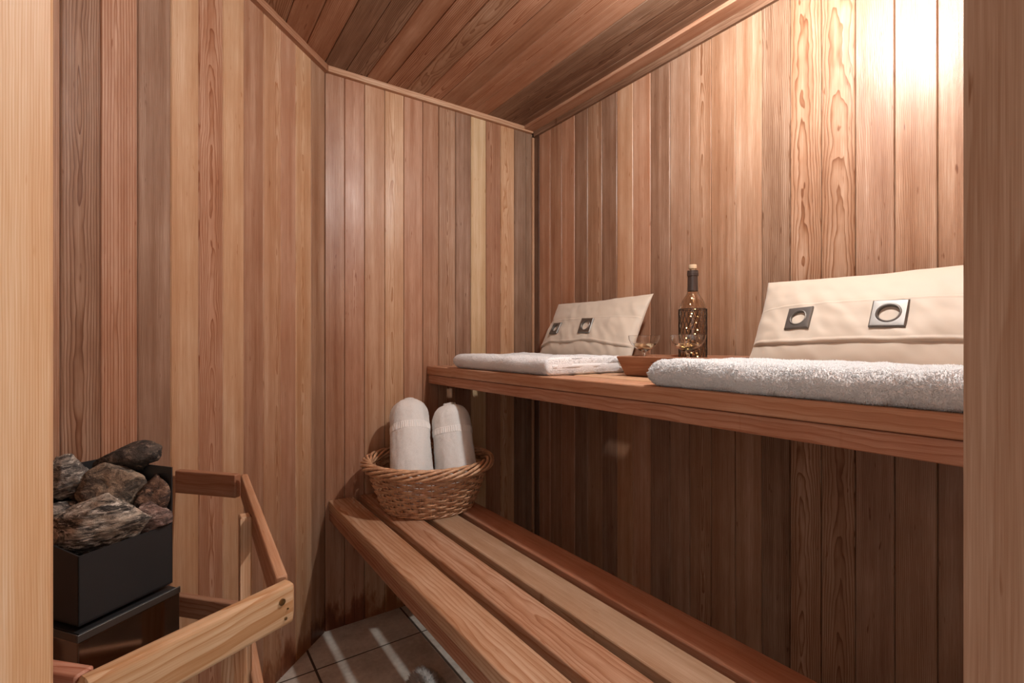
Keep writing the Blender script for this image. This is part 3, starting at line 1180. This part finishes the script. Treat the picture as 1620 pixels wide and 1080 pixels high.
def rolled_towel(base, top, r0, r1, label, seed, flap):
    base, top = Vector(base), Vector(top)
    ax = (top - base)
    L = ax.length
    ax.normalize()
    # frame: side vector towards camera
    side = ax.cross(Vector((-0.57, -0.82, 0))).normalized()
    fr = side.cross(ax).normalized() * -1
    t = empty('rolled_towel', base)
    tag(t, label, 'towel', 'rolled towels in the basket')
    n, m = 96, 90
    sh = Vector((seed, seed * 2, 0))

    def rad(s, a):
        r = r0 + (r1 - r0) * s
        r *= 1 + 0.05 * math.sin(a + flap) + 0.02 * math.sin(2 * a + seed)
        r += 0.0035 * mnoise.noise(Vector((math.cos(a) * 2.5, math.sin(a) * 2.5, s * 5)) + sh)
        r += 0.0012 * mnoise.noise(Vector((math.cos(a) * 9, math.sin(a) * 9, s * 26)) + sh)
        # free edge of the roll: a small step
        da = (a - flap) % (2 * PI)
        r += 0.006 * (1 - da / (2 * PI)) - 0.003
        return r

    v, f = [], []
    for i in range(m + 1):
        s = i / m
        for j in range(n):
            a = 2 * PI * j / n
            r = rad(s, a)
            e = min(s * L, (1 - s) * L)
            er = 0.065
            if e < er:
                q = 1 - e / er
                r -= 0.046 * (1 - math.sqrt(max(0, 1 - q * q)))
            p = ax * (s * L) + side * (r * math.cos(a)) + fr * (r * math.sin(a))
            v.append(tuple(p))
    for i in range(m):
        for j in range(n):
            k = (j + 1) % n
            f.append((i * n + j, i * n + k, (i + 1) * n + k, (i + 1) * n + j))
    # ends: spiral grooves
    for e, row in ((0, 0), (1, m)):
        prev = [row * n + j for j in range(n)]
        K = 14
        for q in range(1, K + 1):
            fr_ = 1 - q / K
            cur = []
            for j in range(n):
                a = 2 * PI * j / n
                r = (rad(e, a) - 0.046) * fr_
                turn = (r / 0.011 - a / (2 * PI)) % 1.0
                dz = 0.006 * abs(math.sin(PI * turn)) ** 0.6 + 0.004
                p = ax * (e * L + (dz if e else -dz)) + side * (r * math.cos(a)) + fr * (r * math.sin(a))
                v.append(tuple(p))
                cur.append(len(v) - 1)
            for j in range(n):
                k = (j + 1) % n
                f.append((prev[j], prev[k], cur[k], cur[j]) if e else (cur[j], cur[k], prev[k], prev[j]))
            prev = cur
    v, f = add_tufts(v, f, 22000, 0.0016, int(seed), 0.0009, 0.7)
    mesh_obj('towel_roll', v, f, M_TOWEL2, t, 180)
    # ribbed border band wrapped around the roll
    v, f = [], []
    nb, n2 = 10, 420
    s0, s1 = 0.67, 0.75
    for i in range(nb + 1):
        s = s0 + (s1 - s0) * i / nb
        for j in range(n2):
            a = 2 * PI * j / n2
            rib = 0.0018 * (0.5 + 0.5 * math.sin(a * 60))
            if i in (0, nb):
                rib = -0.002
            if i in (1, nb - 1):
                rib = 0.0012
            r = rad(s, a) + 0.0008 + rib
            sk = s + 0.012 * math.sin(a)
            p = ax * (sk * L) + side * (r * math.cos(a)) + fr * (r * math.sin(a))
            v.append(tuple(p))
    for i in range(nb):
        for j in range(n2):
            k = (j + 1) % n2
            f.append((i * n2 + j, i * n2 + k, (i + 1) * n2 + k, (i + 1) * n2 + j))
    o = mesh_obj('border_band', v, f, M_BAND, t, 180)
    return t


rolled_towel((0.690, 1.600, 0.520), (0.757, 1.795, 0.852), 0.077, 0.071, 'left rolled white towel, standing straighter in the basket', 3.0, 2.6)
rolled_towel((0.848, 1.560, 0.520), (0.882, 1.700, 0.838), 0.076, 0.070, 'right rolled white towel, leaning in the basket half in shade', 8.0, 2.0)


# ------------------------------------------------------------------ cushions
def cushion(y_left, length, height, bottom, top, grommets, label, seed, band=(0.28, 0.66), name='cushion', T=0.062, puck=1.0, tilt=0.0, zlift=0.0):
    """y_left = world y of the left edge; the cushion leans from bottom (x,z) to top (x,z)"""
    c = Vector((0, y_left - length / 2, 0))
    up = Vector((top[0] - bottom[0], 0, top[1] - bottom[1])).normalized()
    xr = Vector((0, -1, 0))
    nrm = xr.cross(up).normalized()
    if nrm.x > 0:
        nrm = -nrm
    org = Vector((bottom[0], y_left - length / 2, bottom[1])) + up * (height / 2)
    root = empty(name, (org.x, org.y, bottom[1]))
    tag(root, label, 'cushion', 'grommeted cushions on the upper bench')
    rot = Matrix.Rotation(tilt, 3, nrm)
    xr, up = rot @ xr, rot @ up
    sh = Vector((seed * 5.3, seed * 2.9, 0))

    def thick(s, t):
        e = max(0.0, (1 - abs(s) ** 2.6)) ** 0.55 * max(0.0, (1 - abs(t) ** 2.4)) ** 0.55
        return e

    def outline(s, t):
        # sides pull in between the corners; corner ears
        px = s * (1 - 0.035 * (1 - t * t))
        py = t * (1 - 0.055 * (1 - s * s) * 1.0)
        py += 0.018 * mnoise.noise(Vector((s * 2.2, 9.1, 0)) + sh) * abs(t)
        return px * length / 2, py * height / 2

    def wr(s, t):
        k = 0.0
        # radiating puckers near the short edges and corners
        edge = abs(s) ** 3
        k += 0.006 * edge * mnoise.noise(Vector((s * 3, t * 4, 1.0)) + sh)
        k += 0.006 * mnoise.noise(Vector((s * 3.2, t * 2.4, 4.0)) + sh)
        k += 0.0035 * mnoise.noise(Vector((s * 9 + t * 3, t * 4, 7.0)) + sh)
        return k * puck * thick(s, t) ** 0.3

    def front(s, t, off=0.0):
        a, b = outline(s, t)
        h = T / 2 * thick(s, t) * 1.15 + wr(s, t) + off
        return org + xr * a + up * b + nrm * h - root.location

    def back(s, t):
        a, b = outline(s, t)
        h = -T / 2 * thick(s, t) * 0.55
        return org + xr * a + up * b + nrm * h - root.location

    def sp(i, n):
        x = -1 + 2 * i / n
        return math.sin(x * PI / 2) * 0.6 + x * 0.4

    nx, ny = 110, 70
    v, f = [], []
    for side in (0, 1):
        for j in range(ny + 1):
            for i in range(nx + 1):
                s, t = sp(i, nx), sp(j, ny)
                v.append(tuple(front(s, t) if side == 0 else back(s, t)))
    K = (nx + 1) * (ny + 1)
    for j in range(ny):
        for i in range(nx):
            a = j * (nx + 1) + i
            f.append((a, a + 1, a + nx + 2, a + nx + 1))
            f.append((K + a + nx + 1, K + a + nx + 2, K + a + 1, K + a))
    bm = bmesh.new()
    bv = [bm.verts.new(p) for p in v]
    for q in f:
        bm.faces.new([bv[i] for i in q])
    bmesh.ops.remove_doubles(bm, verts=bm.verts, dist=0.0002)
    bmesh.ops.recalc_face_normals(bm, faces=bm.faces)
    me = bpy.data.meshes.new('cushion_cover')
    bm.to_mesh(me)
    bm.free()
    me.materials.append(M_FAB)
    me.polygons.foreach_set('use_smooth', [True] * len(me.polygons))
    link(bpy.data.objects.new('cushion_cover', me), root)

    # strap band across the middle, with hemmed edges
    b0, b1 = band[0] * 2 - 1, band[1] * 2 - 1

    def bo(s):
        lo = b0 + 0.10 * mnoise.noise(Vector((s * 2.1, 1.5, 0)) + sh) * puck
        hi = b1 + 0.07 * mnoise.noise(Vector((s * 1.7, 5.5, 0)) + sh) * puck
        return lo, hi

    v, f = [], []
    nx, ny = 150, 40
    prof = []
    for j in range(ny + 1):
        q = j / ny
        hem = 0.0
        if q < 0.02 or q > 0.98:
            hem = -0.004
        elif q < 0.10:
            hem = 0.0018 * math.sin(PI * (q - 0.02) / 0.08)
        elif q > 0.93:
            hem = 0.0010 * math.sin(PI * (0.98 - q) / 0.05)
        prof.append((q, hem))
    for j, (q, hem) in enumerate(prof):
        for i in range(nx + 1):
            s = -0.995 + 1.99 * i / nx
            lo, hi = bo(s)
            t = lo + (hi - lo) * q
            tk = thick(s, t)
            sagg = 0.0045 * (1 - q) * puck * (0.6 + mnoise.noise(Vector((s * 4, 2.2, 1)) + sh))
            crease = 0.0035 * puck * mnoise.noise(Vector((s * 6 + q * 2, q * 1.4, 12)) + sh) * math.sin(PI * q)
            p = front(s, t, (0.003 + hem + max(sagg, 0) + crease) * min(1.0, tk * 3))
            v.append(tuple(p))
    for j in range(ny):
        for i in range(nx):
            a = j * (nx + 1) + i
            f.append((a, a + 1, a + nx + 2, a + nx + 1))
    strap = mesh_obj('strap_band', v, f, M_FAB, root, 180)

    # square steel grommets
    for gs, gt, size in grommets:
        s, t = gs, gt
        p = front(s, t, 0.0075)
        ds = (front(s + 0.05, t) - front(s - 0.05, t)).normalized()
        dt = (front(s, t + 0.08) - front(s, t - 0.08)).normalized()
        nn_ = ds.cross(dt).normalized()
        if nn_.x > 0:
            nn_ = -nn_
        dt = nn_.cross(ds).normalized()
        if dt.z < 0:
            dt = -dt
        hs = size / 2
        seg = 64
        gv, gf = [], []

        def ring(fn):
            base = len(gv)
            for k in range(seg):
                a = 2 * PI * k / seg + PI / 4
                x_, y_, z_ = fn(a)
                gv.append(tuple(ds * x_ + dt * y_ + nn_ * z_))
            return base

        def sq(half, z):
            def fn(a):
                c_, s_ = math.cos(a), math.sin(a)
                m_ = max(abs(c_), abs(s_))
                return half * c_ / m_, half * s_ / m_, z
            return fn

        def ci(r, z):
            return lambda a: (r * math.cos(a), r * math.sin(a), z)
        seq = [sq(hs, -0.004), sq(hs, 0.0), sq(hs * 0.93, 0.0022), sq(hs * 0.86, 0.0024), ci(hs * 0.72, 0.0024), ci(hs * 0.68, 0.0036), ci(hs * 0.63, 0.0040), ci(hs * 0.585, 0.0028), ci(hs * 0.57, -0.004)]
        rr = [ring(fn) for fn in seq]
        for q in range(len(rr)):
            r0_, r1_ = rr[q], rr[(q + 1) % len(rr)]
            for k in range(seg):
                l = (k + 1) % seg
                gf.append((r0_ + k, r0_ + l, r1_ + l, r1_ + k))
        g_ = mesh_obj('grommet', gv, gf, M_STEEL, strap, 30)
        g_.location = p
    return root


cushion(1.655, 0.515, 0.300, (1.262, ZU), (1.400, 1.262), [(-0.61, 0.02, 0.052), (0.135, 0.02, 0.060)],
        'small beige cushion with two square steel eyelets at the far end of the upper bench', 1.0, T=0.085, puck=0.8, tilt=0.012)
cushion(0.735, 0.56, 0.300, (1.258, ZU), (1.395, 1.255), [(-0.54, 0.02, 0.060), (0.16, 0.02, 0.066)],
        'larger beige cushion with two square steel eyelets beside the right door jamb', 2.0, T=0.085, puck=0.8)

# ------------------------------------------------------------------ tray
TZ = zu + 0.0008
tdir = Vector((0.28, -0.96, 0)).normalized()
tdep = Vector((0.96, 0.28, 0)).normalized()
tray = empty('serving_tray', (1.097, 1.000, TZ))
tag(tray, 'low wooden serving tray with flared sides between the two towels', 'tray')
TLn, TDp, TH, FL = 0.285, 0.225, 0.058, 0.020


def tpt(a, b, z):
    return tuple(tdir * a + tdep * b + Vector((0, 0, z)))


ww = WM((0, 0, 0))


def tray_mesh():
    v, f, gp = [], [], []
    tk = 0.011

    def ring(ex, z):
        base = len(v)
        for a, b in ((-ex, -ex), (TLn + ex, -ex), (TLn + ex, TDp + ex), (-ex, TDp + ex)):
            v.append(tpt(a, b, z))
            gp.append((z + b * 0.3, a + b, b))
        return base
    rs = [ring(-0.004, 0.0), ring(0.0, 0.004), ring(FL - 0.001, TH - 0.002), ring(FL - 0.003, TH), ring(FL - tk, TH), ring(-tk, 0.012)]
    for r0_, r1_ in zip(rs, rs[1:]):
        for k in range(4):
            l = (k + 1) % 4
            f.append((r0_ + k, r0_ + l, r1_ + l, r1_ + k))
    f.append((3, 2, 1, 0))
    f.append(tuple(rs[-1] + k for k in range(4)))
    return v, f, gp


v, f, gp = tray_mesh()
ww.v = [Vector(p) for p in v]
ww.f, ww.gp = f, gp
ww.t = [wood((168, 112, 80))] * len(f)
ww.wp = [(-0.3, 0.06, 0.03)] * len(f)
ww.wq = [(300, 0.6, 411.)] * len(f)
o = ww.build('tray_body', M_TRAY, tray, None)
m = o.modifiers.new('bevel', 'BEVEL')
m.width = 0.0012
m.segments = 2

# ------------------------------------------------------------------ bottle
bot = empty('wine_bottle', (1.262, 0.888, TZ + 0.0125))
tag(bot, 'smoky glass wine bottle in a black wire sleeve, lit from inside', 'bottle')
out = [(0.004, 0.004), (0.030, 0.0), (0.0365, 0.004), (0.0375, 0.012), (0.0375, 0.165), (0.0368, 0.182), (0.034, 0.197), (0.029, 0.210), (0.0225, 0.220), (0.0175, 0.228),
       (0.0150, 0.238), (0.0140, 0.255), (0.0138, 0.290), (0.0138, 0.296)]
inn = [(max(r - 0.0022, 0.002), z + (0.003 if z < 0.02 else 0.0)) for r, z in reversed(out)]
v, f = lathe(out + inn, 56)
n0 = len(v)
f.append(tuple(reversed(range(56))))
f.append(tuple((len(out) + len(inn) - 1) * 56 + i for i in range(56)))
mesh_obj('glass_body', v, f, M_BOTTLE, bot, 60)
v, f = lathe([(0.0152, 0.236), (0.0146, 0.255), (0.0143, 0.280), (0.0158, 0.281), (0.0160, 0.290), (0.0152, 0.291), (0.0152, 0.2965), (0.0095, 0.297), (0.0095, 0.2962), (0.0146, 0.2960), (0.0140, 0.255), (0.0151, 0.2362)], 48)
mesh_obj('neck_capsule', v, f, M_CAPS, bot, 35)
v, f = lathe([(0.0088, 0.285), (0.0090, 0.300), (0.0100, 0.302), (0.0112, 0.3025), (0.0112, 0.313), (0.0104, 0.314)], 32, True)
mesh_obj('cork', v, f, M_CORK, bot, 40)
v, f = [], []
for sgn in (1, -1):
    for k in range(20):
        path = []
        for i in range(30):
            z = 0.001 + 0.182 * i / 29
            a = 2 * PI * k / 20 + sgn * z * 9.5 + (0.0 if sgn > 0 else 0.05)
            r = 0.0392 + 0.0004 * sgn
            path.append((r * math.cos(a), r * math.sin(a), z))
        tube(path, 0.00078, 4, False, v, f)
for z in (0.001, 0.183):
    tube([(0.0393 * math.cos(2 * PI * i / 48), 0.0393 * math.sin(2 * PI * i / 48), z) for i in range(48)], 0.0009, 4, True, v, f)
mesh_obj('wire_sleeve', v, f, M_MESHWIRE, bot, 60)

# fairy lights inside the bottle
fl = empty('string_lights', (1.262, 0.888, TZ + 0.0185))
tag(fl, 'tiny warm fairy lights on copper wire inside the wine bottle', 'string lights')
rnd = random.Random(9)
path = []
nb = 15
ctrl = []
for k in range(nb + 1):
    z = 0.012 + 0.192 * k / nb
    rr = 0.024 if z < 0.165 else 0.012
    a = k * 2.35 + rnd.uniform(-0.4, 0.4)
    r = rr * rnd.uniform(0.55, 1.0)
    ctrl.append(Vector((r * math.cos(a), r * math.sin(a), z + rnd.uniform(-0.006, 0.006))))
for k in range(nb):
    p0, p1 = ctrl[max(k - 1, 0)], ctrl[k]
    p2, p3 = ctrl[k + 1], ctrl[min(k + 2, nb)]
    for i in range(10):
        t = i / 10
        q = 0.5 * ((2 * p1) + (p2 - p0) * t + (2 * p0 - 5 * p1 + 4 * p2 - p3) * t * t + (3 * p1 - p0 - 3 * p2 + p3) * t ** 3)
        path.append(q)
path.append(ctrl[-1])
v, f = tube(path, 0.00035, 4)
wire = mesh_obj('wire', v, f, M_COPPER, fl, 60)
bm = bmesh.new()
bmesh.ops.create_icosphere(bm, subdivisions=2, radius=0.0015)
led = bpy.data.meshes.new('bulb')
bm.to_mesh(led)
bm.free()
led.materials.append(M_LED)
for p in ctrl:
    b_ = bpy.data.objects.new('bulb', led)
    link(b_, wire)
    b_.location = p

# ------------------------------------------------------------------ coupe glasses
def coupe(loc, label):
    g_ = empty('coupe_glass', loc)
    tag(g_, label, 'glass', 'champagne coupes on the tray')
    outp = [(0.0305, 0.0), (0.0308, 0.0012), (0.024, 0.0026), (0.010, 0.0048), (0.0045, 0.009), (0.0034, 0.020), (0.0034, 0.046), (0.0048, 0.054), (0.0085, 0.0585),
            (0.020, 0.064), (0.032, 0.0725), (0.041, 0.083), (0.0462, 0.094), (0.0478, 0.106)]
    innp = [(0.0470, 0.1065), (0.0452, 0.0945), (0.0400, 0.0842), (0.0312, 0.0742), (0.0196, 0.0660), (0.008, 0.0612), (0.0012, 0.0602)]
    v, f = lathe(outp + innp, 56)
    f.append(tuple(reversed(range(56))))
    f.append(tuple((len(outp) + len(innp) - 1) * 56 + i for i in range(56)))
    mesh_obj('glass', v, f, M_GLASS, g_, 50)
    wv = [(0.0012, 0.0606), (0.0078, 0.0616), (0.0192, 0.0664), (0.0308, 0.0746), (0.0375, 0.0818), (0.0370, 0.0822), (0.0010, 0.0822)]
    v, f = lathe(wv, 48, True)
    o_ = mesh_obj('wine', v, f, M_WINE, g_, 50)
    o_['label'] = 'pale golden wine'
    return g_


coupe((1.192, 1.010, TZ + 0.0125), 'stemmed coupe glass of pale wine in front of the small cushion')
coupe((1.184, 0.848, TZ + 0.0125), 'stemmed coupe glass of pale wine in front of the bottle')

# ------------------------------------------------------------------ fluffy slipper at the bottom edge
sv, sf = [], []
nu, nv_ = 48, 24
for j in range(nv_ + 1):
    t = j / nv_ * PI / 2
    for i in range(nu):
        a = 2 * PI * i / nu
        x_ = 0.050 * math.cos(a) * math.cos(t)
        y_ = 0.125 * math.sin(a) * math.cos(t)
        z_ = 0.001 + 0.060 * math.sin(t) * (0.75 + 0.25 * math.sin(a))
        sv.append((x_, y_, z_))
for j in range(nv_):
    for i in range(nu):
        k = (i + 1) % nu
        sf.append((j * nu + i, j * nu + k, (j + 1) * nu + k, (j + 1) * nu + i))
sf.append(tuple(reversed(range(nu))))
sv, sf = add_tufts(sv, sf, 7000, 0.024, 7, 0.0020, 0.6)
M_FUR = plain('grey_fur', lin((225, 220, 214)), 0.9, noise_amt=0.45, nscale=120)
o = mesh_obj('fluffy_slipper', sv, sf, M_FUR, None, 180)
o.location = (0.628, 1.345, 0.0005)
o.rotation_euler = (0, 0, math.radians(-12))
tag(o, 'grey fluffy slipper on the tiles, only its furry tip showing at the bottom edge', 'slipper')
